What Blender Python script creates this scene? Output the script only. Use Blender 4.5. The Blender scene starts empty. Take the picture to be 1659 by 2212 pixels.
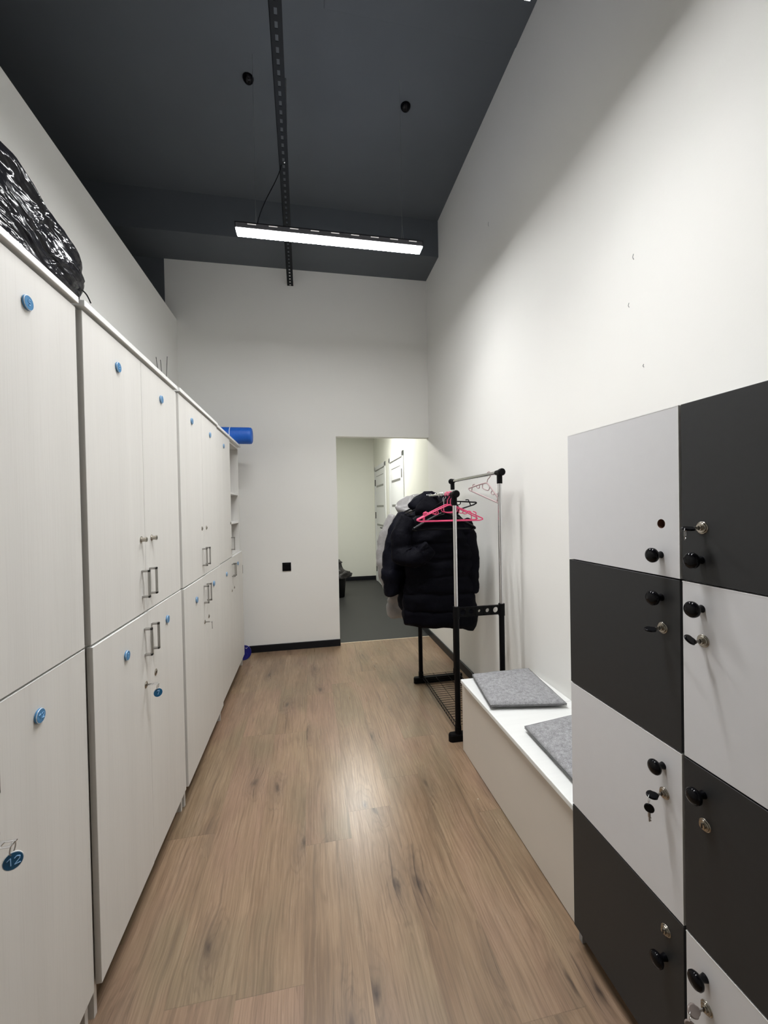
import bpy, math, random
from mathutils import Vector, Matrix, noise
random.seed(7)
PI = math.pi
C = bpy.context.scene.collection
S = bpy.context.scene

# ------------------------------------------------------------------ camera, world, exposure
cam_d = bpy.data.cameras.new('camera'); cam = bpy.data.objects.new('camera', cam_d); C.objects.link(cam)
cam_d.sensor_fit = 'VERTICAL'; cam_d.sensor_height = 36.0; cam_d.lens = 14.2126; cam_d.clip_start = 0.02
R_ = Vector((0.982837, -0.183472, -0.019221)); U_ = Vector((0.021074, 0.008157, 0.999745)); F_ = Vector((0.183268, 0.982991, -0.011883))
cam.matrix_world = Matrix(((R_.x, U_.x, -F_.x, 0), (R_.y, U_.y, -F_.y, 0), (R_.z, U_.z, -F_.z, 1.4), (0, 0, 0, 1)))
S.camera = cam
w = bpy.data.worlds.new('world'); S.world = w; w.use_nodes = True
w.node_tree.nodes['Background'].inputs[0].default_value = (0.5, 0.5, 0.5, 1)
w.node_tree.nodes['Background'].inputs[1].default_value = 0.05
S.view_settings.view_transform = 'Standard'; S.view_settings.look = 'None'
S.view_settings.exposure = 0.0; S.view_settings.gamma = 1.0
LAMP = 57.0          # strength of the two long room lamps
BEAM = 13.5          # their downward beam, in watts
CORR = 74.0          # strength of the corridor lamp

# ------------------------------------------------------------------ materials
def nt(name):
    m = bpy.data.materials.new(name); m.use_nodes = True
    t = m.node_tree; b = t.nodes['Principled BSDF']; return m, t, b
def node(t, typ, **kw):
    n = t.nodes.new(typ)
    for k, v in kw.items():
        if k.startswith('i_'): n.inputs[int(k[2:])].default_value = v
        else: setattr(n, k, v)
    return n
def mth(t, op, a, b=None, c=None):
    n = t.nodes.new('ShaderNodeMath'); n.operation = op
    for i, v in enumerate((a, b, c)):
        if v is None: continue
        if isinstance(v, (int, float)): n.inputs[i].default_value = v
        else: t.links.new(v, n.inputs[i])
    return n.outputs[0]
def mix(t, fac, a, b, blend='MIX'):
    n = t.nodes.new('ShaderNodeMix'); n.data_type = 'RGBA'; n.blend_type = blend
    for s, v in ((0, fac), (6, a), (7, b)):
        if isinstance(v, (int, float)): n.inputs[s].default_value = v
        elif isinstance(v, tuple): n.inputs[s].default_value = v
        else: t.links.new(v, n.inputs[s])
    return n.outputs[2]
def noi(t, vec, scale, detail=4, rough=.55, dist=0):
    n = node(t, 'ShaderNodeTexNoise'); n.inputs['Scale'].default_value = scale; n.inputs['Detail'].default_value = detail
    n.inputs['Roughness'].default_value = rough; n.inputs['Distortion'].default_value = dist
    if vec is not None: t.links.new(vec, n.inputs['Vector'])
    return n.outputs['Fac']
def scaled(t, s):
    tc = node(t, 'ShaderNodeTexCoord'); mp = node(t, 'ShaderNodeMapping'); mp.inputs['Scale'].default_value = s
    t.links.new(tc.outputs['Object'], mp.inputs['Vector']); return mp.outputs[0]
def bump(t, b, h, strength=.2, dist=.002):
    n = node(t, 'ShaderNodeBump'); n.inputs['Strength'].default_value = strength; n.inputs['Distance'].default_value = dist
    t.links.new(h, n.inputs['Height']); t.links.new(n.outputs[0], b.inputs['Normal'])
def rng(t, v, a, b_, c, d):
    n = node(t, 'ShaderNodeMapRange'); t.links.new(v, n.inputs[0])
    for i, x in enumerate((a, b_, c, d)): n.inputs[i + 1].default_value = x
    return n.outputs[0]
def simple(name, col, rough=.5, metal=0, var=.06, vs=(8, 8, 8), bs=0, bd=.001, bsc=60, spec=.5, coat=0):
    m, t, b = nt(name)
    v = scaled(t, vs); f = noi(t, v, 1.0, 4)
    c0 = tuple(x * (1 - var) for x in col) + (1,); c1 = tuple(min(1, x * (1 + var)) for x in col) + (1,)
    t.links.new(mix(t, f, c0, c1), b.inputs['Base Color'])
    b.inputs['Roughness'].default_value = rough; b.inputs['Metallic'].default_value = metal
    b.inputs['Specular IOR Level'].default_value = spec; b.inputs['Coat Weight'].default_value = coat
    if bs:
        v2 = scaled(t, (bsc,) * 3); bump(t, b, noi(t, v2, 1.0, 3), bs, bd)
    return m
def emis(name, col, st):
    m, t, b = nt(name)
    b.inputs['Base Color'].default_value = (.9, .9, .9, 1); b.inputs['Emission Color'].default_value = col + (1,)
    b.inputs['Emission Strength'].default_value = st; return m

def wood_floor():
    m, t, b = nt('oak_laminate')
    tc = node(t, 'ShaderNodeTexCoord'); sx = node(t, 'ShaderNodeSeparateXYZ'); t.links.new(tc.outputs['Object'], sx.inputs[0])
    x, y = sx.outputs[0], sx.outputs[1]
    u = mth(t, 'DIVIDE', mth(t, 'ADD', x, 5.06), .193); iu = mth(t, 'FLOOR', u); fu = mth(t, 'FRACT', u)
    wn = node(t, 'ShaderNodeTexWhiteNoise'); wn.noise_dimensions = '1D'; t.links.new(iu, wn.inputs['W'])
    v = mth(t, 'DIVIDE', mth(t, 'ADD', y, mth(t, 'MULTIPLY', wn.outputs[0], 3.7)), 1.38); iv = mth(t, 'FLOOR', v); fv = mth(t, 'FRACT', v)
    cb = node(t, 'ShaderNodeCombineXYZ'); t.links.new(iu, cb.inputs[0]); t.links.new(iv, cb.inputs[1])
    w2 = node(t, 'ShaderNodeTexWhiteNoise'); w2.noise_dimensions = '3D'; t.links.new(cb.outputs[0], w2.inputs['Vector'])
    r1 = w2.outputs[0]
    rs = node(t, 'ShaderNodeSeparateColor'); t.links.new(w2.outputs[1], rs.inputs[0])
    # knots: voronoi cells, stretched with the grain
    def vec(ax, ay, off):
        c = node(t, 'ShaderNodeCombineXYZ')
        t.links.new(mth(t, 'ADD', mth(t, 'MULTIPLY', x, ax), mth(t, 'MULTIPLY', rs.outputs[1], off)), c.inputs[0])
        t.links.new(mth(t, 'ADD', mth(t, 'MULTIPLY', y, ay), mth(t, 'MULTIPLY', rs.outputs[2], off)), c.inputs[1])
        t.links.new(mth(t, 'MULTIPLY', r1, 9.0), c.inputs[2])
        return c.outputs[0]
    vo = node(t, 'ShaderNodeTexVoronoi'); vo.voronoi_dimensions = '2D'; vo.inputs['Scale'].default_value = 1.0; vo.inputs['Randomness'].default_value = 1.0
    vv = vec(5.2, 1.9, 13.0)
    nn = node(t, 'ShaderNodeTexNoise'); nn.inputs['Scale'].default_value = 3.0; nn.inputs['Detail'].default_value = 4; t.links.new(vv, nn.inputs['Vector'])
    va = node(t, 'ShaderNodeVectorMath'); va.operation = 'MULTIPLY_ADD'; t.links.new(nn.outputs['Color'], va.inputs[0]); va.inputs[1].default_value = (.35, .25, 0); t.links.new(vv, va.inputs[2])
    t.links.new(va.outputs[0], vo.inputs['Vector'])
    kd = vo.outputs['Distance']
    kmask = mth(t, 'GREATER_THAN', node_sep(t, vo.outputs['Color']), .50)
    knot = mth(t, 'MULTIPLY', kmask, rng(t, kd, .01, .085, 1, 0))
    halo = mth(t, 'MULTIPLY', kmask, rng(t, kd, .03, .32, 1, 0))
    # grain: thin fibres and broad cathedral bands
    x0 = x      # the figure wanders and bends round the knots
    x = mth(t, 'ADD', x0, mth(t, 'ADD', mth(t, 'MULTIPLY', mth(t, 'SUBTRACT', noi(t, vec(5, 2.6, 13), 1.0, 3, .5), .5), .034), mth(t, 'MULTIPLY', halo, .016)))
    g1 = noi(t, vec(150, 4.0, 31), 1.0, 5, .65)
    bn = noi(t, vec(7, .50, 21), 1.0, 3, .5, .5)
    ring = mth(t, 'SINE', mth(t, 'MULTIPLY', mth(t, 'ADD', bn, mth(t, 'MULTIPLY', halo, .20)), 95.0))
    wob = noi(t, vec(30, 9, 33), 1.0, 3, .6)
    g3 = noi(t, vec(5.5, 1.3, 17), 1.0, 4, .6)
    g4 = noi(t, vec(34, .9, 47), 1.0, 4, .6)
    g5 = noi(t, vec(2.2, 1.6, 57), 1.0, 3, .5)
    g6 = noi(t, vec(3.0, 1.2, 71), 1.0, 3, .5)
    base = mix(t, rng(t, g3, .34, .66, 0, 1), (.190, .124, .075, 1), (.335, .232, .145, 1))
    base = mix(t, rng(t, rs.outputs[0], 0, 1, 0, .45), base, (.245, .148, .086, 1))
    base = mix(t, rng(t, r1, 0, 1, 0, .40), base, (.325, .235, .155, 1))
    base = mix(t, rng(t, g5, .48, .62, 0, .5), base, (.195, .158, .096, 1))      # olive clouds
    base = mix(t, rng(t, g6, .50, .62, 0, .45), base, (.285, .172, .125, 1))      # rosy clouds
    base = mix(t, mth(t, 'MULTIPLY', rng(t, ring, .1, 1, 0, .34), rng(t, wob, .35, .65, .2, 1)), base, (.125, .080, .050, 1))
    base = mix(t, rng(t, g1, .48, .66, 0, .50), base, (.130, .085, .054, 1))
    base = mix(t, rng(t, g1, .46, .34, 0, .30), base, (.420, .310, .218, 1))
    base = mix(t, rng(t, g4, .60, .70, 0, .42), base, (.085, .058, .042, 1))
    base = mix(t, mth(t, 'MULTIPLY', halo, .42), base, (.110, .078, .058, 1))
    crack = mth(t, 'MULTIPLY', mth(t, 'MULTIPLY', kmask, rng(t, kd, .02, .50, 1, 0)), rng(t, noi(t, vec(85, 2.4, 91), 1.0, 4, .6), .60, .66, 0, 1))
    base = mix(t, mth(t, 'MULTIPLY', crack, .8), base, (.045, .030, .022, 1))
    base = mix(t, mth(t, 'MULTIPLY', knot, mth(t, 'MULTIPLY', rng(t, wob, .35, .6, .35, 1), .95)), base, (.040, .028, .022, 1))
    e = mth(t, 'MAXIMUM', mth(t, 'LESS_THAN', fu, .006), mth(t, 'LESS_THAN', fv, .0014))
    base = mix(t, mth(t, 'MULTIPLY', e, .30), base, (.07, .048, .032, 1))
    t.links.new(base, b.inputs['Base Color'])
    t.links.new(rng(t, g1, 0, 1, .23, .35), b.inputs['Roughness'])
    b.inputs['Specular IOR Level'].default_value = .5
    h = mth(t, 'SUBTRACT', g1, mth(t, 'MULTIPLY', e, 2.0))
    bump(t, b, h, .10, .0012)
    return m
def node_sep(t, col):
    n = node(t, 'ShaderNodeSeparateColor'); t.links.new(col, n.inputs[0]); return n.outputs[0]

def cabinet_mat():
    m, t, b = nt('whitewashed_laminate')
    tc = node(t, 'ShaderNodeTexCoord')
    oi = node(t, 'ShaderNodeObjectInfo')
    va = node(t, 'ShaderNodeVectorMath'); va.operation = 'MULTIPLY_ADD'; t.links.new(oi.outputs['Random'], va.inputs[0]); va.inputs[1].default_value = (3, 7, 5)
    t.links.new(tc.outputs['Object'], va.inputs[2])
    def mp(s):
        q = node(t, 'ShaderNodeMapping'); q.inputs['Scale'].default_value = s; t.links.new(va.outputs[0], q.inputs['Vector']); return q.outputs[0]
    a = noi(t, mp((14, 14, .55)), 1.0, 3, .5, .3); c = noi(t, mp((240, 240, 4)), 1.0, 4, .6)
    col = mix(t, a, (.64, .625, .59, 1), (.72, .705, .67, 1))
    col = mix(t, rng(t, c, .5, .8, 0, .35), col, (.55, .53, .49, 1))
    t.links.new(col, b.inputs['Base Color']); b.inputs['Roughness'].default_value = .5
    bump(t, b, c, .06, .0006)
    return m
def fabric_mat(name, c0, c1, sc=220, rough=.95):
    m, t, b = nt(name)
    v = scaled(t, (1, 1, 1)); f = noi(t, v, sc, 3, .8); g = noi(t, v, sc * .22, 3, .6)
    f = mth(t, 'ADD', mth(t, 'MULTIPLY', f, .65), mth(t, 'MULTIPLY', g, .35))
    t.links.new(mix(t, rng(t, f, .36, .64, 0, 1), c0 + (1,), c1 + (1,)), b.inputs['Base Color'])
    b.inputs['Roughness'].default_value = rough; b.inputs['Specular IOR Level'].default_value = .2
    bump(t, b, f, .5, .002); return m
def puffer_mat(name, c, rough=.5, spec=.3):
    m, t, b = nt(name)
    v = scaled(t, (1, 1, 1)); f = noi(t, v, 16, 5, .6, .5); g = noi(t, v, 60, 3, .6)
    t.links.new(mix(t, f, tuple(x * .7 for x in c) + (1,), tuple(x * 1.3 for x in c) + (1,)), b.inputs['Base Color'])
    b.inputs['Roughness'].default_value = rough; b.inputs['Specular IOR Level'].default_value = spec
    bump(t, b, mth(t, 'ADD', f, mth(t, 'MULTIPLY', g, .2)), .55, .012); return m
def bag_mat():
    m, t, b = nt('black_polythene')
    v = scaled(t, (5, 2.2, 7)); f = noi(t, v, 1.0, 2.5, .5, 1.4)
    n2 = node(t, 'ShaderNodeTexVoronoi'); n2.feature = 'DISTANCE_TO_EDGE'; n2.inputs['Scale'].default_value = 1.0
    v2 = scaled(t, (6, 3, 9)); t.links.new(v2, n2.inputs['Vector'])
    b.inputs['Base Color'].default_value = (.008, .008, .010, 1)
    b.inputs['Roughness'].default_value = .13; b.inputs['Specular IOR Level'].default_value = .17
    f2 = noi(t, scaled(t, (9, 5, 14)), 1.0, 2.5, .5, 2.2)
    bump(t, b, mth(t, 'ADD', mth(t, 'ADD', f, mth(t, 'MULTIPLY', f2, .3)), mth(t, 'MULTIPLY', n2.outputs[0], .35)), .85, .045); return m

M = {}
M['wall'] = simple('white_wall_paint', (.86, .852, .815), .62, var=.012, vs=(2, 2, 2), bs=.12, bd=.002, bsc=55, spec=.3)
M['corr_wall'] = simple('cream_wall_paint', (.83, .83, .765), .6, var=.02, vs=(2, 2, 2), bs=.10, bd=.002, bsc=50, spec=.3)
M['ceiling'] = simple('anthracite_ceiling_paint', (.112, .124, .136), .75, var=.12, vs=(1.6, 1.6, 1.6), bs=.2, bd=.004, bsc=18, spec=.25)
M['floor'] = wood_floor()
M['corr_floor'] = simple('dark_grey_vinyl', (.030, .030, .029), .5, var=.12, vs=(40, 40, 40), spec=.35)
M['black_trim'] = simple('black_trim_plastic', (.006, .007, .010), .4, var=.1, spec=.3)
M['cab'] = cabinet_mat()
M['edge'] = simple('white_edge_band', (.80, .80, .78), .45, var=.02)
M['steel'] = simple('satin_steel', (.42, .41, .39), .35, 1.0, var=.05)
M['lock'] = simple('nickel', (.42, .39, .34), .22, 1.0, var=.05)
M['chrome'] = simple('chrome', (.78, .78, .79), .10, 1.0, var=.02)
M['dark'] = simple('lock_slot_black', (.02, .018, .015), .6, var=.05)
M['disc'] = simple('blue_disc_plastic', (.06, .22, .43), .3, var=.04, spec=.6)
M['disc_rim'] = simple('white_disc_rim', (.75, .78, .78), .35, var=.03)
M['disc_txt'] = simple('pale_blue_print', (.26, .48, .74), .4, var=.03)
M['tag'] = simple('deep_blue_tag', (.012, .09, .19), .25, var=.05, spec=.6)
M['lk_grey'] = simple('light_grey_laminate', (.70, .70, .71), .5, var=.02, vs=(30, 30, 30), bs=.04, bd=.0005, bsc=400)
M['lk_black'] = simple('anthracite_laminate', (.026, .027, .028), .5, var=.10, vs=(60, 60, 60), bs=.05, bd=.0005, bsc=400, spec=.4)
M['lk_body'] = simple('locker_carcass', (.32, .32, .32), .5, var=.04)
M['gloss_black'] = simple('gloss_black_plastic', (.003, .003, .004), .10, var=.05, spec=.17)
M['matt_black'] = simple('matt_black_plastic', (.003, .003, .0035), .5, var=.1, spec=.12)
M['lamp_body'] = simple('lamp_housing', (.10, .10, .11), .5, var=.1)
M['lamp_slot'] = emis('lamp_vent_glow', (1, .95, .9), .35)
M['lamp_top'] = emis('lamp_top_vent_glow', (.72, .78, 1.0), 30.0)
M['lamp'] = emis('lamp_diffuser', (.985, .99, 1.0), LAMP)
M['corr_lamp'] = emis('corridor_lamp_diffuser', (1.0, 1.0, .93), CORR)
M['strut'] = simple('perforated_steel', (.010, .012, .014), .6, var=.15, spec=.2)
M['bench'] = simple('bench_front_laminate', (.68, .63, .56), .5, var=.05, vs=(3, 3, 6), bs=.03, bsc=200)
M['bench_top'] = simple('white_bench_laminate', (.80, .81, .79), .4, var=.04, vs=(4, 60, 10))
M['felt'] = fabric_mat('grey_felt', (.17, .17, .175), (.43, .43, .44), 260)
M['piping'] = simple('dark_grey_piping', (.16, .16, .16), .9, var=.1)
M['pink'] = simple('pink_plastic', (.80, .075, .20), .3, var=.05, spec=.5)
M['pale_pink'] = simple('dusty_pink_plastic', (.46, .34, .335), .45, var=.05)
M['coat'] = puffer_mat('black_puffer_nylon', (.0022, .0022, .0045), .7, .07)
M['coat2'] = puffer_mat('navy_black_nylon', (.0026, .0028, .0065), .65, .09)
M['silver'] = puffer_mat('silver_grey_nylon', (.26, .25, .245), .42, .5)
M['bag'] = bag_mat()
M['foam'] = simple('blue_foam', (.006, .11, .52), .5, var=.08)
M['white'] = simple('white_plastic', (.82, .83, .84), .4, var=.02)
M['blue_lid'] = simple('dark_blue_plastic', (.006, .008, .16), .4, var=.08)
M['door'] = simple('white_door_film', (.78, .79, .80), .4, var=.015)
M['glass_strip'] = simple('frosted_dark_glass', (.16, .16, .15), .3, var=.05)
M['bin'] = simple('crumpled_black_liner', (.022, .020, .019), .35, var=.3, vs=(20, 20, 20), bs=.8, bd=.02, bsc=30)
M['reed'] = simple('dark_reed', (.05, .048, .045), .7)
M['bottle'] = simple('amber_dark_bottle', (.05, .03, .02), .15, spec=.6)
M['cork'] = simple('chipboard_hole', (.16, .075, .045), .9, var=.2, vs=(300, 300, 300))
M['clear_key'] = simple('smoky_clear_plastic', (.25, .21, .19), .2)
M['threshold'] = simple('pale_threshold', (.55, .46, .34), .7, var=.3, vs=(40, 40, 40))

# ------------------------------------------------------------------ mesh helpers (world coordinates in, thing-local out)
class MB:
    def __init__(s): s.v = []; s.f = []; s.sm = []
    def add(s, vs, fs, smooth=False):
        o = len(s.v); s.v += [tuple(q) for q in vs]; s.f += [tuple(i + o for i in q) for q in fs]; s.sm += [smooth] * len(fs); return s
    def box(s, a, b):
        x0, x1 = sorted((a[0], b[0])); y0, y1 = sorted((a[1], b[1])); z0, z1 = sorted((a[2], b[2]))
        return s.add([(x0, y0, z0), (x1, y0, z0), (x1, y1, z0), (x0, y1, z0), (x0, y0, z1), (x1, y0, z1), (x1, y1, z1), (x0, y1, z1)],
                     [(0, 3, 2, 1), (4, 5, 6, 7), (0, 1, 5, 4), (1, 2, 6, 5), (2, 3, 7, 6), (3, 0, 4, 7)])
    def loft(s, rings, cap=True, closed=True, smooth=True):
        n = len(rings[0]); vs = [p for r in rings for p in r]; fs = []
        for i in range(len(rings) - 1):
            for j in range(n if closed else n - 1):
                k = (j + 1) % n; fs.append((i * n + j, i * n + k, (i + 1) * n + k, (i + 1) * n + j))
        s.add(vs, fs, smooth)
        if cap:
            s.add(rings[0], [tuple(range(n))[::-1]], False); s.add(rings[-1], [tuple(range(n))], False)
        return s
    def lathe(s, c, axis, prof, n=24):       # prof: list of (distance along axis, radius)
        ax = Vector(axis).normalized(); t = ax.orthogonal().normalized(); b = ax.cross(t); c = Vector(c)
        rings = [[c + ax * d + (t * math.cos(2 * PI * j / n) + b * math.sin(2 * PI * j / n)) * r for j in range(n)] for d, r in prof]
        return s.loft(rings)
    def tube(s, pts, r, n=8, rs=None, closed=False):
        P = [Vector(p) for p in pts]; m = len(P); rings = []
        prev = None
        for i in range(m):
            if closed: d = P[(i + 1) % m] - P[(i - 1) % m]
            else: d = P[min(i + 1, m - 1)] - P[max(i - 1, 0)]
            d.normalize()
            if prev is None: t = d.orthogonal().normalized()
            else:
                t = prev - d * prev.dot(d)
                t = t.normalized() if t.length > 1e-6 else d.orthogonal().normalized()
            prev = t; b = d.cross(t); rr = rs[i] if rs else r
            rings.append([P[i] + (t * math.cos(2 * PI * j / n) + b * math.sin(2 * PI * j / n)) * rr for j in range(n)])
        if closed: rings.append(rings[0]); return s.loft(rings, cap=False)
        return s.loft(rings)
def wpos(o):
    v = Vector((0, 0, 0))
    while o is not None: v += Vector(o.location); o = o.parent
    return v
def obj(name, mb, mat, parent=None, bev=0, seg=2, loc=None):
    me = bpy.data.meshes.new(name); off = wpos(parent) if parent else Vector(loc or (0, 0, 0))
    me.from_pydata([tuple(Vector(v) - off) for v in mb.v], [], mb.f); me.update()
    me.polygons.foreach_set('use_smooth', mb.sm)
    me.materials.append(M[mat] if isinstance(mat, str) else mat)
    o = bpy.data.objects.new(name, me); C.objects.link(o)
    if parent: o.parent = parent
    else: o.location = off
    if bev:
        b = o.modifiers.new('bevel', 'BEVEL'); b.width = bev; b.segments = seg; b.limit_method = 'ANGLE'; b.angle_limit = .6
    return o
def tag(o, label, cat, group=None):
    o['label'] = label; o['category'] = cat
    if group: o['group'] = group
    return o
def thing(name, label, cat, loc, group=None):
    o = bpy.data.objects.new(name, None); o.empty_display_size = .05; C.objects.link(o); o.location = loc
    return tag(o, label, cat, group)
def struct(name, mb, mat, **k):
    o = obj(name, mb, mat, **k); o['kind'] = 'structure'; return o
def bz(a, b, c, d, n=12):
    a, b, c, d = map(Vector, (a, b, c, d))
    return [a * (1 - t) ** 3 + b * 3 * t * (1 - t) ** 2 + c * 3 * t * t * (1 - t) + d * t ** 3 for t in [i / n for i in range(n + 1)]]
def smoothpath(pts, k=6):          # Catmull-Rom
    P = [Vector(p) for p in pts]; out = []
    for i in range(len(P) - 1):
        a = P[max(i - 1, 0)]; b = P[i]; c = P[i + 1]; d = P[min(i + 2, len(P) - 1)]
        for j in range(k):
            t = j / k
            out.append(.5 * ((2 * b) + (c - a) * t + (2 * a - 5 * b + 4 * c - d) * t * t + (3 * b - a - 3 * c + d) * t ** 3))
    out.append(P[-1]); return out
def glyphs(mb, text, c, right, up, nrm, h):      # seven-segment-like strokes standing proud of a face
    SEG = {'1': [((.1, .75), (.5, 1)), ((.5, 1), (.5, 0))], '2': [((0, .8), (.25, 1)), ((.25, 1), (.6, .85)), ((.6, .85), (.55, .55)), ((.55, .55), (0, 0)), ((0, 0), (.65, 0))],
           '3': [((0, 1), (.6, 1)), ((.6, 1), (.25, .58)), ((.25, .58), (.6, .35)), ((.6, .35), (.4, 0)), ((.4, 0), (0, .05))],
           '5': [((.6, 1), (.08, 1)), ((.08, 1), (.05, .55)), ((.05, .55), (.5, .55)), ((.5, .55), (.58, .2)), ((.58, .2), (.3, 0)), ((.3, 0), (0, .05))],
           '7': [((0, 1), (.62, 1)), ((.62, 1), (.2, 0))]}
    c = Vector(c); right = Vector(right).normalized(); up = Vector(up).normalized(); nrm = Vector(nrm).normalized()
    wd = .62 * h; gap = .3 * h; tot = len(text) * wd + (len(text) - 1) * gap; x0 = -tot / 2
    for ch in text:
        for (a, b) in SEG[ch]:
            pa = c + right * (x0 + a[0] * h) + up * ((a[1] - .5) * h); pb = c + right * (x0 + b[0] * h) + up * ((b[1] - .5) * h)
            mb.tube([pa + nrm * .0002, pb + nrm * .0002], h * .07, 6)
        x0 += wd + gap
    return mb

# ------------------------------------------------------------------ the room
XL, XR, YB, ZC = -1.1854, 1.2645, 4.1215, 4.111
Y0, YE, TH = -1.5, 7.76, .10
struct('floor', MB().box((XL - .1, Y0, -.06), (XR + .1, 4.19, 0)), 'floor')
struct('trim_1', MB().box((.2875, 4.178, -.02), (XR, 4.194, .0015)), 'threshold')
struct('corridor_floor', MB().box((-1.4, 4.19, -.06), (XR + .1, YE + .1, -.001)), 'corr_floor')
# right wall runs on into the corridor; the hall half carries the cream paint
struct('wall_right', MB().box((XR, Y0, 0), (XR + .1, YB + .04, 4.2)), 'wall')
struct('wall_corridor_right', MB().box((XR, YB + .04, 0), (XR + .1, YE + .1, 2.9)), 'corr_wall')
struct('wall_left', MB().box((XL - .10, Y0, 0), (XL, YB, 3.209)), 'wall')
bw = MB(); bw.box((-1.283, YB, 0), (.2875, YB + .085, 3.85)); bw.box((.2875, YB, 2.1265), (XR, YB + .085, 3.85))
struct('wall_back', bw, 'wall')
struct('wall_back_dark', MB().box((-2.3, YB, 0), (-1.283, YB + .085, 4.2)), 'ceiling')
struct('wall_far_left', MB().box((-2.4, Y0, 0), (-2.3, YB + .1, 4.2)), 'ceiling')
struct('wall_front', MB().box((-2.4, Y0 - .1, 0), (XR + .1, Y0, 4.2)), 'wall')
struct('floor_void', MB().box((-2.4, Y0, -.06), (XL - .1, YB, 0)), 'ceiling')
struct('ceiling', MB().box((-2.4, Y0 - .1, ZC), (XR + .1, YB + .2, ZC + .1)), 'ceiling')
struct('trim_2', MB().box((-2.3, 3.7074, 3.7698), (XR, YB + .085, ZC)), 'ceiling')          # boxed beam over the end wall
struct('trim_3', MB().box((.139, .6, ZC - .007), (XR, 2.235, ZC)), 'ceiling', bev=.003)      # lapped ceiling board
cw = MB(); cw.box((-1.4, YE, 0), (XR, YE + .1, 2.9)); struct('wall_corridor_end', cw, 'corr_wall')
struct('wall_corridor_left', MB().box((-1.5, YB + .085, 0), (-1.4, YE + .1, 2.9)), 'corr_wall')
struct('ceiling_corridor', MB().box((-1.5, YB + .085, 2.75), (XR + .1, YE + .1, 2.9)), 'corr_wall')
def bb(name, a, b): struct(name, MB().box(a, b), 'black_trim', bev=.004)
bb('baseboard_back', (-.60, YB - .016, 0), (.292, YB, .068))
bb('baseboard_right', (XR - .016, 2.2, 0), (XR, 4.18, .068))
bb('baseboard_corridor_right', (XR - .016, 4.18, 0), (XR, 5.25, .068))
bb('baseboard_corridor_middle', (XR - .016, 6.25, 0), (XR, 6.56, .068))
bb('baseboard_corridor_end', (-1.4, YE - .016, 0), (XR, YE, .075))
# small scuffs in the plaster of the right wall
for i, (y, z, l) in enumerate([(1.379, 2.356, .022), (1.404, 2.181, .018), (2.633, 3.342, .03), (1.336, 1.919, .012)]):
    struct('trim_%d' % (4 + i), MB().tube(smoothpath([(XR - .0004, y - .003, z - l / 2), (XR - .0006, y + .002, z), (XR - .0004, y - .002, z + l / 2)], 3), .0014, 6), 'lk_body')

# corridor doors
def corridor_door(name, y0, y1, ztop, handle_far, hinge_y):
    f = MB(); x = XR
    f.box((x - .014, y0, 0), (x, y0 + .075, ztop)); f.box((x - .014, y1 - .075, 0), (x, y1, ztop)); f.box((x - .014, y0, ztop - .075), (x, y1, ztop))
    o = struct(name, f, 'door', bev=.003, loc=(x, (y0 + y1) / 2, 0))
    a, b = y0 + .082, y1 - .082
    lf = obj('leaf', MB().box((x - .008, a, .01), (x, b, ztop - .082)), 'door', o, .002)
    obj('shadow_gap', MB().box((x - .004, a - .006, .005), (x - .0005, b + .006, ztop - .073)), 'dark', o)
    st = MB()
    for z, hgt in ((1.42, .035), (1.785, .035), (1.08, .035), (.72, .035), (.36, .03)):
        st.box((x - .0095, a + .11, z - hgt / 2), (x - .006, b - .11, z + hgt / 2))
    st.box((x - .0095, a + .11, 1.965), (x - .006, b - .11, 1.975))
    obj('glass_strip', st, 'glass_strip', o)
    obj('head_groove', MB().box((x - .0155, y0 + .07, ztop - .082), (x - .007, y1 - .07, ztop - .070)), 'glass_strip', o)
    hy = (b - .06) if handle_far else (a + .06)
    h = MB(); h.box((x - .020, hy - .016, .90), (x - .008, hy + .016, 1.13))
    h.tube([(x - .02, hy, 1.05), (x - .06, hy, 1.05), (x - .06, hy + (-.13 if handle_far else .13), 1.05)], .009, 8)
    obj('handle', h, 'matt_black', o, .002)
    for hz in (1.86, 1.25, .25):
        obj('hinge', MB().box((x - .019, hinge_y - .012, hz - .06), (x - .008, hinge_y + .012, hz + .06)), 'matt_black', o)
    return o
corridor_door('door_1', 5.262, 6.235, 2.16, True, 5.345)
corridor_door('door_2', 6.56, 7.64, 2.16, False, 7.56)

# corridor lamp, out of sight above the doorway
cl = thing('ceiling_lamp', 'square lamp panel on the corridor ceiling beyond the doorway', 'lamp', (.55, 5.45, 2.75))
obj('frame', MB().box((.30, 5.22, 2.715), (.80, 5.68, 2.75)), 'white', cl, .004)
obj('diffuser', MB().box((.33, 5.25, 2.708), (.77, 5.65, 2.7155)), 'corr_lamp', cl)

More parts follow.
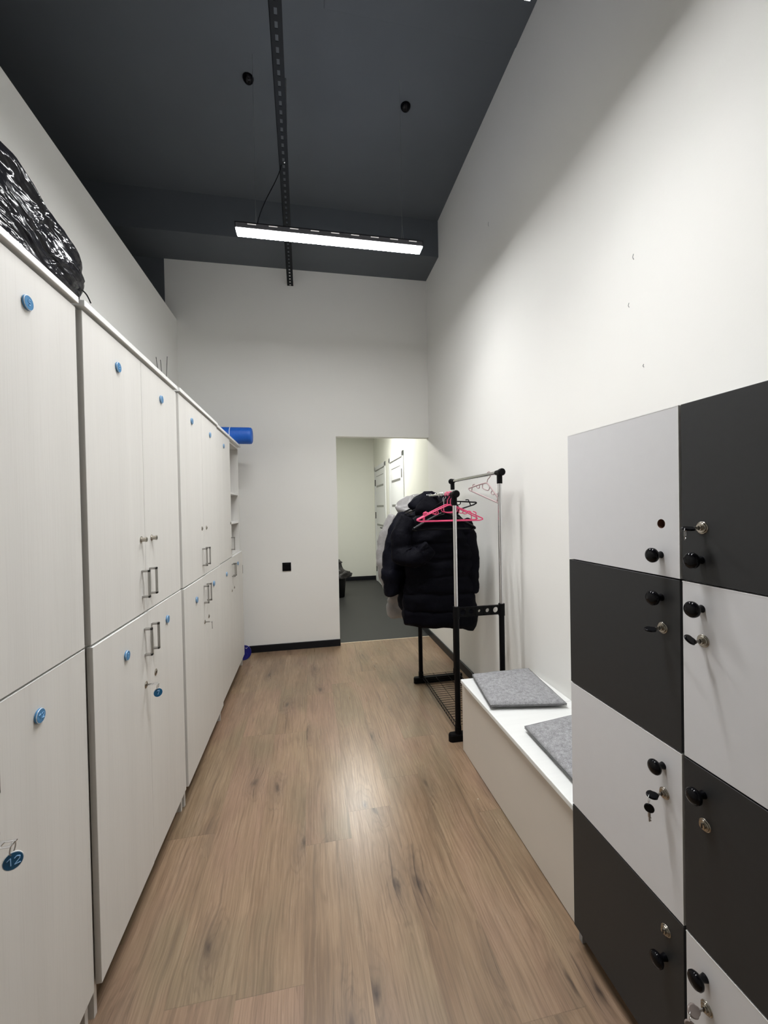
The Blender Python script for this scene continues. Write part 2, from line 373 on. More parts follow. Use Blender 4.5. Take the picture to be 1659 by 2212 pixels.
# ------------------------------------------------------------------ hanging linear lamps
def linear_lamp(y, label, cable=False):
    t = thing('linear_lamp', label, 'lamp', (.18, y, 3.05), 'long strip lamps hung across the room')
    x0, x1 = -.388, .750; ya, yb = y - .04, y + .04
    obj('diffuser', MB().box((x0 + .004, ya + .004, 3.046), (x1 - .004, yb - .004, 3.056)), 'lamp', t)
    ld = bpy.data.lights.new('lamp_beam', 'AREA'); ld.shape = 'RECTANGLE'; ld.size = x1 - x0 - .02; ld.size_y = .068
    ld.energy = BEAM; ld.spread = math.radians(118); ld.color = (.985, .99, 1.0)
    lo_ = bpy.data.objects.new('lamp_beam', ld); C.objects.link(lo_); lo_.parent = t; lo_.location = ((x0 + x1) / 2 - .18, 0, 3.0445 - 3.05)
    b = MB(); b.box((x0, ya, 3.052), (x1, ya + .004, 3.085)); b.box((x0, yb - .004, 3.052), (x1, yb, 3.085))
    b.box((x0, ya, 3.052), (x0 + .004, yb, 3.085)); b.box((x1 - .004, ya, 3.052), (x1, yb, 3.085)); b.box((x0, ya, 3.081), (x1, yb, 3.085))
    obj('housing', b, 'lamp_body', t)
    for i in range(9):
        sx = x0 + .07 + i * .122
        obj('vent', MB().box((sx, ya - .0006, 3.073), (sx + .05, ya + .0002, 3.078)), 'lamp_slot', t)
    obj('top_vent', MB().box((x0 + .05, y - .008, 3.0852), (x1 - .05, y + .008, 3.0856)), 'lamp_top', t)
    for sx in (x0 + .115, x1 - .125):
        wr = MB(); wr.tube([(sx, ya + .01, 3.085), (sx, y, 3.20)], .0006, 5); wr.tube([(sx, yb - .01, 3.085), (sx, y, 3.20)], .0006, 5)
        wr.tube([(sx, y, 3.20), (sx, y, ZC)], .0006, 5)
        obj('suspension_wire', wr, 'steel', t)
    if cable:
        obj('power_cable', MB().tube(bz((-.27, y, 3.085), (-.24, y + .05, 3.3), (-.15, y + .12, 3.45), (-.125, y + .16, 3.61)), .0028, 6), 'matt_black', t)
    return t
linear_lamp(2.53, 'long lit strip lamp hanging in front of the boxed beam, seen whole', True)
linear_lamp(1.19, 'long lit strip lamp at the top edge of the photo, only its right tip showing')


# perforated rail
t = thing('perforated_rail', 'long black perforated metal rail hung lengthwise under the dark ceiling', 'rail', (-.10, 2.0, 3.607))
pl = MB(); xa, xb = -.126, -.068; ca = (xa + xb) / 2; y = -.2
ya_, yb_ = -.25, YB
def rx(yy): return (-.034) * (yy - 1.8) / 2.3      # the rail runs slightly askew
def rbox(x0, x1, y0, y1, z0, z1):
    a0, a1 = rx(y0), rx(y1)
    vs = [(x0 + a0, y0, z0), (x1 + a0, y0, z0), (x1 + a1, y1, z0), (x0 + a1, y1, z0), (x0 + a0, y0, z1), (x1 + a0, y0, z1), (x1 + a1, y1, z1), (x0 + a1, y1, z1)]
    pl.add(vs, [(0, 3, 2, 1), (4, 5, 6, 7), (0, 1, 5, 4), (1, 2, 6, 5), (2, 3, 7, 6), (3, 0, 4, 7)])
rbox(xa, ca - .007, ya_, yb_, 3.607, 3.610); rbox(ca + .007, xb, ya_, yb_, 3.607, 3.610)
rbox(xa, xa + .003, ya_, yb_, 3.607, 3.637)
yy = ya_
while yy < yb_ - .05:
    rbox(ca - .007, ca + .007, yy, yy + .024, 3.607, 3.610); yy += .052
rbox(ca - .007, ca + .007, yy, yb_, 3.607, 3.610)
obj('channel', pl, 'strut', t)
obj('bolt', MB().lathe((-.092 + rx(2.66), 2.66, 3.607), (0, 0, -1), [(0, .006), (.006, .006), (.008, .003)], 8), 'chrome', t)
obj('hanger_rod', MB().tube([(-.085, 2.64, ZC), (-.088, 2.64, 3.61)], .0045, 8), 'steel', t)
for (cx, cy, lb) in ((-.316, 2.673, 'small black glossy dome on the dark ceiling, left of the perforated rail'), (.702, 2.684, 'small black glossy dome on the dark ceiling, right of the perforated rail')):
    tag(obj('ceiling_dome', MB().lathe((cx, cy, ZC), (0, 0, -1), [(0, .034), (.006, .034), (.014, .031), (.024, .024), (.030, .014), (.033, .003)], 24), 'gloss_black', loc=(cx, cy, ZC)), lb, 'ceiling dome', 'black domes on the ceiling')

# ------------------------------------------------------------------ left wall cabinets
def disc_on(parent, x, y, z, text=None, r=.0165):
    d = obj('number_disc', MB().lathe((x, y, z), (1, 0, 0), [(0, r * .90), (.0008, r * .97), (.0030, r), (.0046, r), (.0052, r * .97)], 28), 'disc', parent)
    obj('disc_edge', MB().lathe((x + .0050, y, z), (1, 0, 0), [(0, r * .99), (.0006, r * .97)], 28), 'disc_rim', parent)
    f = MB().lathe((x + .0054, y, z), (1, 0, 0), [(0, r * .92), (.0007, r * .90)], 28)
    fo = obj('disc_face', f, 'disc', parent)
    if text: obj('disc_number', glyphs(MB(), text, (x + .0063, y, z), (0, 1, 0), (0, 0, 1), (1, 0, 0), r * .72), 'disc_txt', parent)
def lock_on(parent, x, y, z, out=.004, r=.0095):
    b = MB()
    b.lathe((x, y, z), (1, 0, 0), [(0, r * 1.3), (.0012, r * 1.3)], 20); b.lathe((x + .0012, y, z), (1, 0, 0), [(0, r * 1.12), (.0012, r * 1.0)], 20); b.lathe((x + .0024, y, z), (1, 0, 0), [(0, r * .82), (out - .0024 + .0004, r * .80)], 20)
    if out > .01: b.lathe((x + out - .004, y, z), (1, 0, 0), [(0, r * .95), (.004, r * .95)], 20)
    obj('lock', b, 'lock', parent)
    obj('keyhole', MB().box((x + out, y - .001, z - .005), (x + out + .0013, y + .001, z + .005)), 'dark', parent)
def handle_on(parent, x, y, z):
    h = MB(); w_ = .0062
    h.box((x, y - w_, z - .050), (x + .026, y + w_, z - .0425)); h.box((x, y - w_, z + .0425), (x + .026, y + w_, z + .050)); h.box((x + .0205, y - w_, z - .050), (x + .026, y + w_, z + .050))
    obj('handle', h, 'steel', parent, .0006, 1)
def cabinet(label, xf, y0, y1, split, name_disc, missing_upper_right=False, lockouts=.004, proud=0.0):
    xf0 = xf
    t = thing('storage_cabinet', label, 'cabinet', (xf - .25, (y0 + y1) / 2, 0), 'tall whitewashed cabinets along the left wall')
    xc = xf - .018; xb = XL + .06; T = .016
    b = MB()
    b.box((xb, y0 + .001, 0), (xc, y0 + T, 1.958)); b.box((xb, y1 - T, 0), (xc, y1 - .001, 1.958))
    b.box((xb, y0 + T, .10), (xc, y1 - T, .116)); b.box((xb, y0 + T, 1.942), (xc, y1 - T, 1.958)); b.box((xb, y0 + T, 1.022), (xc, y1 - T, 1.040))
    b.box((xb, split - T / 2, .116), (xc - .002, split + T / 2, 1.022)); b.box((xb, split - T / 2, 1.040), (xc - .002, split + T / 2, 1.942))
    b.box((xb - .004, y0, .10), (xb, y1, 1.958))
    obj('carcass', b, 'cab', t)
    obj('top_board', MB().box((xb - .004, y0 - .001, 1.962), (xf + .008, y1 + (.0 if not missing_upper_right else .0), 1.979)), 'edge', t, .0012)
    if missing_upper_right:
        for zs in (1.53, 1.285):
            obj('shelf', MB().box((xb, split + T / 2, zs), (xc - .004, y1 - T, zs + .016)), 'edge', t, .001)
    g = .0015
    for (a, c, side, up) in ((y0, split, 0, 1), (split, y1, 1, 1), (y0, split, 0, 0), (split, y1, 1, 0)):
        if missing_upper_right and up and side: continue
        z0, z1 = ((1.0365, 1.952) if up else (.094, 1.0305))
        if not up and side == 0: z1 -= .0015
        xf = xf0 + (0 if up else proud * (1 if side == 0 else .7))
        d = obj('door', MB().box((xf - .0165, a + g, z0), (xf, c - g, z1)), 'cab', t, .0008, 1)
        if not up: obj('edge_band', MB().box((xf - .0165, a + g, z1 - .0004), (xf + .0002, c - g, z1 + .0006)), 'edge', d)
        ye = (c - .036) if side == 0 else (a + .036)
        if c - a > .44: ye = (c - .02) if side == 0 else (a + .035)
        handle_on(d, xf, ye, 1.140 if up else .930)
        yl = (c - .036) if side == 0 else (a + .062)
        lock_on(d, xf, yl, 1.300 if up else (.775 if side == 0 else .782), lockouts if up else .003)
        yd = (a + c) / 2
        txt = name_disc.get((side, up))
        disc_on(d, xf, yd + (.008 if side == 0 else .0), 1.866 if up else .935 + .014 * side, txt)
    return t
cabinet('nearest tall whitewashed cabinet, cut by the left photo edge, under the black sack', -.6025, .432, 1.2215, .828, {(1, 1): '5', (1, 0): '12'})
cabinet('second tall whitewashed cabinet, with two barrel locks beside its middle gap', -.5945, 1.2345, 2.028, 1.626, {(0, 1): '3', (0, 0): '7'}, False, .019, .0035)
cabinet('third tall whitewashed cabinet, between the barrel-lock one and the one with open shelves', -.5885, 2.041, 2.848, 2.447, {}, proud=.0030)
cabinet('farthest tall whitewashed cabinet, with open shelves in place of one upper door', -.597, 2.852, 3.820, 3.335, {}, True)

# black cable clip and keys left in the cabinet locks
def tagged_key(x, y, z, text, label, scale=1.0, yaw=0.0):
    t = thing('key', label, 'key', (x, y, z), 'keys with blue tags in the cabinet locks')
    k = MB(); k.box((x, y - .0012, z - .003), (x + .018, y + .0012, z + .003))
    obj('blade', k, 'steel', t)
    hd = MB(); a, b = x + .014, x + .042
    # the bow lies flat, with a slot in it
    w_ = .010
    hd.box((a, y - w_, z - .0012), (b, y - w_ + .005, z + .0012)); hd.box((a, y + w_ - .005, z - .0012), (b, y + w_, z + .0012))
    hd.box((a, y - w_ + .005, z - .0012), (a + .009, y + w_ - .005, z + .0012)); hd.box((b - .006, y - w_ + .005, z - .0012), (b, y + w_ - .005, z + .0012))
    obj('bow', hd, 'chrome', t, .0008)
    cx = b - .003
    ring = [(cx + .0015 * math.sin(a_), y + .0075 * math.cos(a_), z - .009 + .0115 * math.sin(a_)) for a_ in [2 * PI * i / 20 for i in range(20)]]
    obj('ring', MB().tube(ring, .0011, 6, closed=True), 'steel', t)
    n = Vector((.55 * math.cos(yaw), -.75, .12)).normalized(); r = .0155
    c = Vector((cx, y, z - .0185 - r * .9)); 
    tg = obj('tag', MB().lathe(c, n, [(-.0022, r * .95), (-.0018, r), (.0018, r)], 28), 'disc_rim', t)
    obj('tag_face', MB().lathe(c, n, [(.0016, r * .95), (.0024, r * .92)], 28), 'tag', t)
    rt = Vector((0, 0, 1)).cross(n).normalized(); up = n.cross(rt)
    obj('tag_number', glyphs(MB(), text, c + n * .0026, rt, up, n, r * .85), 'disc_txt', t)
tagged_key(-.598, .868, .783, '12', 'steel key with round blue tag reading 12, at the left photo edge')
tagged_key(-.591, 1.590, .775, '7', 'steel key with round blue tag in the second cabinet, below its handles')
k = thing('key', 'plain steel key standing out of the third cabinet, no blue tag', 'key', (-.585, 2.411, .775))
obj('blade', MB().box((-.585, 2.4098, .772), (-.560, 2.4122, .778)), 'steel', k)
obj('bow', MB().lathe((-.552, 2.411, .775), (0, 0, 1), [(-.001, .009), (.001, .009)], 16), 'chrome', k)
obj('spare_key', MB().tube([(-.548, 2.411, .772), (-.547, 2.411, .735)], .002, 6), 'steel', k)

# ------------------------------------------------------------------ things on top of the cabinets
def nz(p, s, a, seed=0.0):
    q = Vector(p) * s + Vector((seed, seed * 1.7, -seed))
    return Vector((noise.noise(q), noise.noise(q + Vector((31, 7, 3))), noise.noise(q + Vector((5, 19, 41))))) * a
rings = []; NR = 72
prof = [(1.981, .42, .95), (2.0, .44, .97), (2.04, .50, .99), (2.09, .575, 1.0), (2.16, .60, 1.0), (2.215, .585, .99), (2.25, .54, .95), (2.28, .45, .84), (2.305, .30, .60), (2.318, .14, .28), (2.322, .02, .05)]
fine = []
for i in range(len(prof) - 1):
    for j in range(4):
        q = j / 4; fine.append(tuple(prof[i][k_] * (1 - q) + prof[i + 1][k_] * q for k_ in range(3)))
fine.append(prof[-1])
for (z, ay, fx) in fine:
    rg = []
    for j in range(NR):
        a = 2 * PI * j / NR; ca_, sa_ = math.cos(a), math.sin(a); e = .62
        px = -.885 + math.copysign(abs(ca_) ** e, ca_) * .222 * fx; py = .985 + math.copysign(abs(sa_) ** e, sa_) * ay
        p = Vector((px, py, z))
        env = min(1, (z - 1.98) / .05) if z < 2.03 else 1
        d = nz(p, 4, .022, 3.0) + nz(Vector((p.x, p.y * .35 + p.z * .7, p.z * 1.7)), 12, .015, 9.0) + nz(Vector((p.x, p.y * .6 + p.z, p.z * 1.2)), 30, .005, 2.0)
        p += d * env; p.z = max(p.z, 1.9805); p.x = min(p.x, -.628); p.x = max(p.x, -1.17)
        rg.append(p)
    rings.append(rg)
bag = obj('rubbish_sack', MB().loft(rings), 'bag', loc=(-.885, .985, 1.981))
tag(bag, 'bulging shiny black plastic sack lying on the nearest cabinet', 'bag')
tag(obj('wire', MB().tube(smoothpath([(-.74, 1.42, 2.03), (-.71, 1.455, 2.110), (-.70, 1.480, 2.116), (-.70, 1.512, 2.100)], 4), .0022, 6), 'matt_black', loc=(-.72, 1.37, 1.99)), 'short bent black wire sticking out beside the black sack', 'wire')
tag(obj('reed_stick', MB().tube([(-.78, 1.62, 1.981), (-.70, 1.545, 2.083)], .0028, 6), 'reed', loc=(-.78, 1.62, 1.98)), 'short dark stick end poking over the second cabinet, near the bent wire', 'stick', 'stray sticks')
tag(obj('reed_stick', MB().tube([(-.76, 2.00, 1.981), (-.70, 2.010, 2.083)], .0022, 6), 'reed', loc=(-.76, 2.0, 1.98)), 'tiny dark stick tip peeping over the second cabinet, near the diffuser reeds', 'stick', 'stray sticks')
t = thing('reed_diffuser', 'dark thin reeds fanning up out of a diffuser on the third cabinet', 'diffuser', (-.80, 2.52, 1.979))
obj('bottle', MB().lathe((-.80, 2.52, 1.979), (0, 0, 1), [(0, .030), (.05, .030), (.062, .014), (.082, .013), (.084, .010)], 20), 'bottle', t)
for (a, b) in (((-.80, 2.50, 1.99), (-.80, 2.402, 2.243)), ((-.80, 2.51, 1.99), (-.80, 2.470, 2.252)), ((-.80, 2.53, 1.99), (-.80, 2.584, 2.312))):
    obj('reed', MB().tube([a, b], .0019, 6), 'reed', t)
# foam roller
t = thing('foam_roller', 'bright blue textured foam roller lying across the farthest cabinet top', 'foam roller', (-.68, 3.75, 1.98))
rc = Vector((-.90, 3.735, 2.0535)); rr = .0735
pf = [(0, .03), (.002, rr - .012), (.010, rr - .002)]
for i in range(1, 26): pf += [(.012 + i * .0155 - .004, rr), (.012 + i * .0155, rr - .0016)]
pf += [(.415, rr - .002), (.424, rr - .013), (.4255, .03)]
obj('body', MB().lathe(rc, (1, 0, 0), pf, 44), 'foam', t)
dm = MB()
for i in range(11):
    for j in range(8):
        a = PI + .35 + j * .16 + .08 * (i % 2); xx = -.645 + i * .0135
        dm.lathe((xx, rc.y + math.cos(a - 1.2) * (rr - .0015) * 1, rc.z + math.sin(a - 1.2) * (rr - .0015)), (0, math.cos(a - 1.2), math.sin(a - 1.2)), [(0, .0035), (.0022, .002)], 6)
obj('nubs', dm, 'foam', t)
obj('band', MB().lathe((-.660, rc.y, rc.z), (1, 0, 0), [(0, rr - .002), (.0005, rr + .0012), (.0055, rr + .0012), (.006, rr - .002)], 40), 'white', t)
obj('core', MB().lathe((-.4752, rc.y, rc.z), (1, 0, 0), [(0, .045), (.001, .044)], 30), 'foam', t)

# blue disc on the floor, sockets on the end wall
t = thing('plastic_disc', 'dark blue round plastic disc with small white check mark, standing on floor by cabinets', 'disc', (-.615, 3.93, 0))
cdc = Vector((-.622, 3.925, .0725)); nd = Vector((.12, -1, .06)).normalized()
obj('plate', MB().lathe(cdc, nd, [(-.006, .064), (-.004, .069), (.004, .069), (.006, .066), (.0062, .060), (.004, .056)], 40), 'blue_lid', t)
ck = MB(); rt = Vector((0, 0, 1)).cross(nd).normalized(); up = nd.cross(rt)
o_ = cdc + nd * .0070 + up * .036 + rt * .026
ck.tube([o_ - rt * .010 + up * .008, o_, o_ + rt * .008 + up * .012], .0018, 6)
obj('check_mark', ck, 'white', t)
gm = MB(); c2 = cdc + nd * .0055 + rt * .022 - up * .022
gm.tube([c2 + rt * math.cos(a) * .012 + up * math.sin(a) * .02 for a in [2 * PI * i / 20 for i in range(20)]], .0009, 5, closed=True)
obj('emblem', gm, simple('mid_blue_print', (.02, .03, .3), .4), t)
def socket(x, z, label):
    t = thing('wall_socket', label, 'socket', (x, YB, z), 'black square plates on the end wall')
    obj('plate', MB().box((x - .042, YB - .010, z - .042), (x + .042, YB - .0005, z + .042)), 'gloss_black', t, .003)
    obj('rocker', MB().box((x - .030, YB - .0125, z - .030), (x + .030, YB - .0095, z + .030)), 'gloss_black', t, .002)
socket(-.225, .828, 'glossy black square wall switch between cabinets and doorway')
socket(-.683, .823, 'black wall plate mostly hidden behind the farthest cabinet, a dark sliver at its edge')

# ------------------------------------------------------------------ lockers on the right
t = thing('locker', 'checkered locker block of light grey and black doors by the right wall', 'locker', (1.04, .76, 0))
XK = .8095; LT = 1.6149; cols = [(1.153, .7615), (.7585, .366)]; zs = [1.6149, 1.2258, .8347, .4436, .052]
b = MB(); xk = XK + .018; bk = XR - .012
b.box((xk, 1.137, .0), (bk, 1.153, LT)); b.box((xk, .366, .0), (bk, .382, LT)); b.box((xk, .752, .03), (bk, .768, LT - .016))
for z in zs[1:-1]: b.box((xk, .382, z - .008), (bk, 1.137, z + .008))
b.box((xk, .366, LT - .016), (bk, 1.153, LT)); b.box((xk, .366, .03), (bk, 1.153, .046)); b.box((bk - .004, .366, .03), (bk, 1.153, LT))
b.box((xk + .05, .382, 0), (xk + .066, 1.137, .03))
obj('carcass', b, 'lk_body', t)
mats = [['lk_grey', 'lk_black', 'lk_grey', 'lk_black'], ['lk_black', 'lk_grey', 'lk_black', 'lk_grey']]
hw = {(0, 0): (1.276, 1.349), (1, 0): (1.276, 1.344), (0, 1): (1.176, 1.105), (1, 1): (1.173, 1.106), (0, 2): (.778, .714), (1, 2): (.778, .715), (0, 3): (.320, .387), (1, 3): (.384, .322)}
def hole_door(mb, y0, y1, z0, z1, yc, zc, r):   # a door leaf with a real round hole through it
    n = 24; x0, x1 = XK, XK + .016
    ring = [(yc + r * math.cos(2 * PI * i / n + PI / 4), zc + r * math.sin(2 * PI * i / n + PI / 4)) for i in range(n)]
    outer = []
    for i in range(n):
        a = 2 * PI * i / n + PI / 4; c_, s_ = math.cos(a), math.sin(a); k_ = 1 / max(abs(c_), abs(s_))
        outer.append((yc + r * 1.8 * c_ * k_, zc + r * 1.8 * s_ * k_))
    q = r * 1.8
    for (xx) in (x0, x1):
        vs = [(xx, a, c) for a, c in ring] + [(xx, a, c) for a, c in outer]
        mb.add(vs, [(i, (i + 1) % n, n + (i + 1) % n, n + i) for i in range(n)])
    mb.box((x0, y0, z0), (x1, yc - q, z1)); mb.box((x0, yc + q, z0), (x1, y1, z1))
    mb.box((x0, yc - q, z0), (x1, yc + q, zc - q)); mb.box((x0, yc - q, zc + q), (x1, yc + q, z1))
for c in range(2):
    for r in range(4):
        ya, yb = cols[c][1], cols[c][0]; z1, z0 = zs[r] - .0018, zs[r + 1] + .0018
        if r == 3: z0 = .052
        yk = .812 if c == 0 else .713
        mb_ = MB()
        if (c, r) == (0, 0): hole_door(mb_, ya + .0015, yb - .0015, z0, z1, .810, 1.349, .0108)
        else: mb_.box((XK, ya + .0015, z0), (XK + .016, yb - .0015, z1))
        d = obj('door', mb_, mats[c][r], t, 0 if (c, r) == (0, 0) else .0007, 1)
        d['label'] = 'light grey door' if mats[c][r] == 'lk_grey' else 'black door'
        if mats[c][r] == 'lk_grey':      # white edge band along the upper and near edges
            e = MB(); e.box((XK - .0003, ya + .0013, z1 - .0012), (XK + .016, yb - .0013, z1 + .0004)); e.box((XK - .0003, ya + .0011, z0), (XK + .016, ya + .0024, z1))
            obj('edge_band', e, 'edge', d)
        kz, lz = hw[(c, r)]
        if (c, r) == (0, 0):
            nn_ = 24; rg_ = [[(xx_, .810 + .0108 * math.cos(2 * PI * i / nn_ + PI / 4), 1.349 + .0108 * math.sin(2 * PI * i / nn_ + PI / 4)) for i in range(nn_)] for xx_ in (XK + .0004, XK + .016)]
            obj('lock_hole', MB().loft(rg_, cap=False), 'cork', d)
        obj('knob', MB().lathe((XK, yk, kz), (-1, 0, 0), [(0, .0085), (.004, .0075), (.010, .0065), (.014, .009), (.017, .0140), (.021, .0170), (.026, .0172), (.030, .0145), (.0325, .009), (.0335, .002)], 28), 'gloss_black', d)
        if (c, r) != (0, 0):
            yl = yk - .003
            lk = MB()
            for d0, prof_ in ((0, [(0, .0135), (.0012, .0133), (.0018, .0122)]), (.0016, [(0, .0108), (.0022, .0108), (.0028, .0100)]), (.0040, [(0, .0086), (.0012, .0084)]), (.0050, [(0, .0062), (.0036, .0060)])):
                lk.lathe((XK - d0, yl, lz), (-1, 0, 0), prof_, 28)
            obj('lock', lk, 'lock', d)
            obj('keyhole', MB().box((XK - .0096, yl - .0012, lz - .0045), (XK - .0088, yl + .0012, lz + .0045)), 'dark', d)
obj('inner_panel', MB().box((XK + .0185, .79, 1.33), (XK + .0195, .83, 1.37)), 'cork', t)
def locker_key(y, z, label, tilt, roll, ring=False, spare=False, mat='gloss_black', hang=None):
    t = thing('key', label, 'key', (XK - .009, y, z), 'keys left in the checkered locker')
    x = XK - .0095
    obj('blade', MB().box((x - .010, y - .001, z - .0028), (x, y + .001, z + .0028)), 'steel', t)
    # oval bow, flattened; 'tilt' swings its plane about the key axis, 'roll' droops it
    ax = Vector((-1, 0, tilt)).normalized(); sd = Vector((0, math.cos(roll), math.sin(roll))); sd = (sd - ax * sd.dot(ax)).normalized(); nm = ax.cross(sd)
    c0 = Vector((x - .008, y, z)); rg = []
    n = 24; Lk, Wk = .030, .0115
    def ov(k, th): return [c0 + ax * (Lk * .5 * k * math.cos(a) + Lk * .5) + sd * (Wk * k * math.sin(a) * (1 if math.cos(a) > -.3 else .8)) + nm * th for a in [2 * PI * i / n for i in range(n)]]
    obj('bow', MB().loft([ov(.85, -.0022), ov(1, -.0012), ov(1, .0012), ov(.85, .0022)]), mat, t)
    tip = c0 + ax * Lk * .82
    if ring or spare:
        rr_ = .0125 if not spare else .010
        rp = [tip + Vector((math.cos(a) * rr_ * .8, math.cos(a) * rr_ * .6, -rr_ + .002 + math.sin(a) * rr_)) for a in [2 * PI * i / 22 for i in range(22)]]
        obj('ring', MB().tube(rp, .0007, 6, closed=True), 'chrome', t)
    if spare:
        c1 = tip + Vector((0, 0, -.030)); fn = Vector((-.75, -.62, 0)).normalized()
        obj('spare_bow', MB().lathe(c1, fn, [(-.002, .009), (-.0012, .0105), (.0012, .0105), (.002, .009)], 22), mat, t)
        sp = MB(); rt_ = Vector((0, 0, 1)).cross(fn).normalized()
        for (w2, za, zb) in ((.0032, -.009, -.020), (.0018, -.019, -.031)):
            a_ = c1 + Vector((0, 0, za)); b_ = c1 + Vector((0, 0, zb))
            sp.tube([a_, b_], w2, 6)
        sp.tube([c1 + rt_ * .0025 + Vector((0, 0, -.020)), c1 + rt_ * .0025 + Vector((0, 0, -.023))], .0014, 5)
        sp.tube([c1 + rt_ * .0025 + Vector((0, 0, -.026)), c1 + rt_ * .0025 + Vector((0, 0, -.029))], .0014, 5)
        obj('spare_blade', sp, 'steel', t)
locker_key(.710, 1.344, 'black key with a thin chrome ring, in the top black locker door', -.05, .25, ring=True)
locker_key(.809, 1.105, 'black key lying flat in the upper left black locker door, without a ring', -.06, .2)
locker_key(.710, 1.106, 'black key tilted upward in the upper right light grey locker door', .35, .8)
locker_key(.809, .714, 'black key in a light grey locker door with a spare key hanging from its ring', .05, .3, spare=True)
locker_key(.710, .322, 'smoky clear key with a ring in the lowest light grey locker door', .15, .9, spare=True, mat='clear_key')

# ------------------------------------------------------------------ bench and cushions
t = thing('bench', 'low storage bench with taupe front and white lid beside the locker', 'bench', (1.04, 1.68, 0))
b = MB(); b.box((.8412, 1.162, .004), (.857, 2.182, .403)); b.box((.857, 2.166, .004), (1.25, 2.182, .403)); b.box((.857, 1.162, .004), (1.25, 1.178, .403)); b.box((1.236, 1.178, .004), (1.25, 2.166, .403))
obj('box', b, 'bench', t, .0012)
obj('lid', MB().box((.820, 1.166, .4045), (1.262, 1.79, .4235)), 'bench_top', t, .002)
obj('lid', MB().box((.820, 1.7915, .4045), (1.262, 2.150, .4235)), 'bench_top', t, .002)
for z in (.345, .075): obj('screw', MB().lathe((.8412, 1.178, z), (-1, 0, 0), [(0, .004), (.0008, .0038)], 12), 'dark', t)
def cushion(corners, th, label, seed):
    t = thing('seat_cushion', label, 'cushion', (sum(c[0] for c in corners) / 4, sum(c[1] for c in corners) / 4, .4235), 'grey felt seat cushions on the bench')
    N = 36; A, B, Cc, D = [Vector((c[0], c[1], 0)) for c in corners]
    def pos(u, v):
        # sides pulled in a little between the corners
        bu = .012 * math.sin(PI * u); bv = .010 * math.sin(PI * v)
        uu = u + bv * (1 - 2 * u) * 2 * 0; p = A * (1 - u) * (1 - v) + B * u * (1 - v) + Cc * u * v + D * (1 - u) * v
        return p
    def hgt(u, v):
        e = min(u, 1 - u, v, 1 - v) * 2; k = 1 - (1 - min(1, e * 2.6)) ** 2.4
        return th * .5 * (k ** .55) * (.93 + .10 * noise.noise(Vector((u * 3 + seed, v * 3, seed)))) + .0015
    top = MB(); vs = []; fs = []
    for side in (1, -1):
        o = len(vs)
        for i in range(N + 1):
            for j in range(N + 1):
                u, v = i / N, j / N; p = pos(u, v); h = hgt(u, v)
                wav = .0025 * noise.noise(Vector((u * 4, v * 4, seed + 3)))
                z = .4245 + th * .48 + (h + wav if side > 0 else -min(h, th * .48)); vs.append((p.x, p.y, max(z, .4238)))
        for i in range(N):
            for j in range(N):
                q = (o + i * (N + 1) + j, o + (i + 1) * (N + 1) + j, o + (i + 1) * (N + 1) + j + 1, o + i * (N + 1) + j + 1)
                fs.append(q if side > 0 else q[::-1])
    M1 = (N + 1) ** 2
    def idx(i, j): return i * (N + 1) + j
    edge = [idx(i, 0) for i in range(N)] + [idx(N, j) for j in range(N)] + [idx(i, N) for i in range(N, 0, -1)] + [idx(0, j) for j in range(N, 0, -1)]
    for a, b_ in zip(edge, edge[1:] + edge[:1]): fs.append((b_, a, a + M1, b_ + M1))
    top.add(vs, fs, True); obj('cover', top, 'felt', t)
    for dz in (.0035, -.0035):
        pp = [Vector(vs[e_]) * .5 + Vector(vs[e_ + M1]) * .5 + Vector((0, 0, dz)) for e_ in edge]
        c_ = sum(pp, Vector()) / len(pp); pp = [c_ + (q - c_) * 1.004 for q in pp]
        obj('piping', MB().tube(pp, .0014, 6, closed=True), 'piping', t)
cushion([(.888, 2.142), (1.236, 2.150), (1.190, 1.728), (.832, 1.792)], .040, 'grey felt seat cushion on the far end of the bench, fully in view', 1.0)
cushion([(.893, 1.588), (1.235, 1.64), (1.235, 1.225), (.879, 1.215)], .040, 'grey felt seat cushion half hidden behind the locker', 5.0)

# ------------------------------------------------------------------ garment rack
t = thing('garment_rack', 'black and chrome double garment rack with wire base by the right wall', 'clothes rack', (1.0, 2.7, 0))
YN, YF = 2.285, 3.10; XA, XB2 = .852, 1.143; ZA, ZB = 1.470, 1.598
for (x, z, nm) in ((XA, ZA, 'lower'), (XB2, ZB, 'higher')):
    for y in (YN, YF):
        obj('post', MB().tube([(x, y, .745), (x, y, z - .045)], .0120, 16), 'chrome', t)
        lo = obj('lower_post', MB().tube([(x, y, .05), (x, y, .745)], .0165, 16), 'matt_black', t)
        cn = MB(); cn.tube([(x, y, z - .068), (x, y, z + .002)], .0165, 16)
        s_ = -1 if y == YN else 1
        cn.lathe((x, y + .040 * -s_, z), (0, s_, 0), [(0, .015), (.055, .0175), (.057, .0215), (.074, .0225), (.079, .019)], 20)
        obj('connector', cn, 'matt_black', t)
    obj('hanging_rail', MB().tube([(x, YN, z), (x, YF, z)], .0120, 16), 'chrome', t)
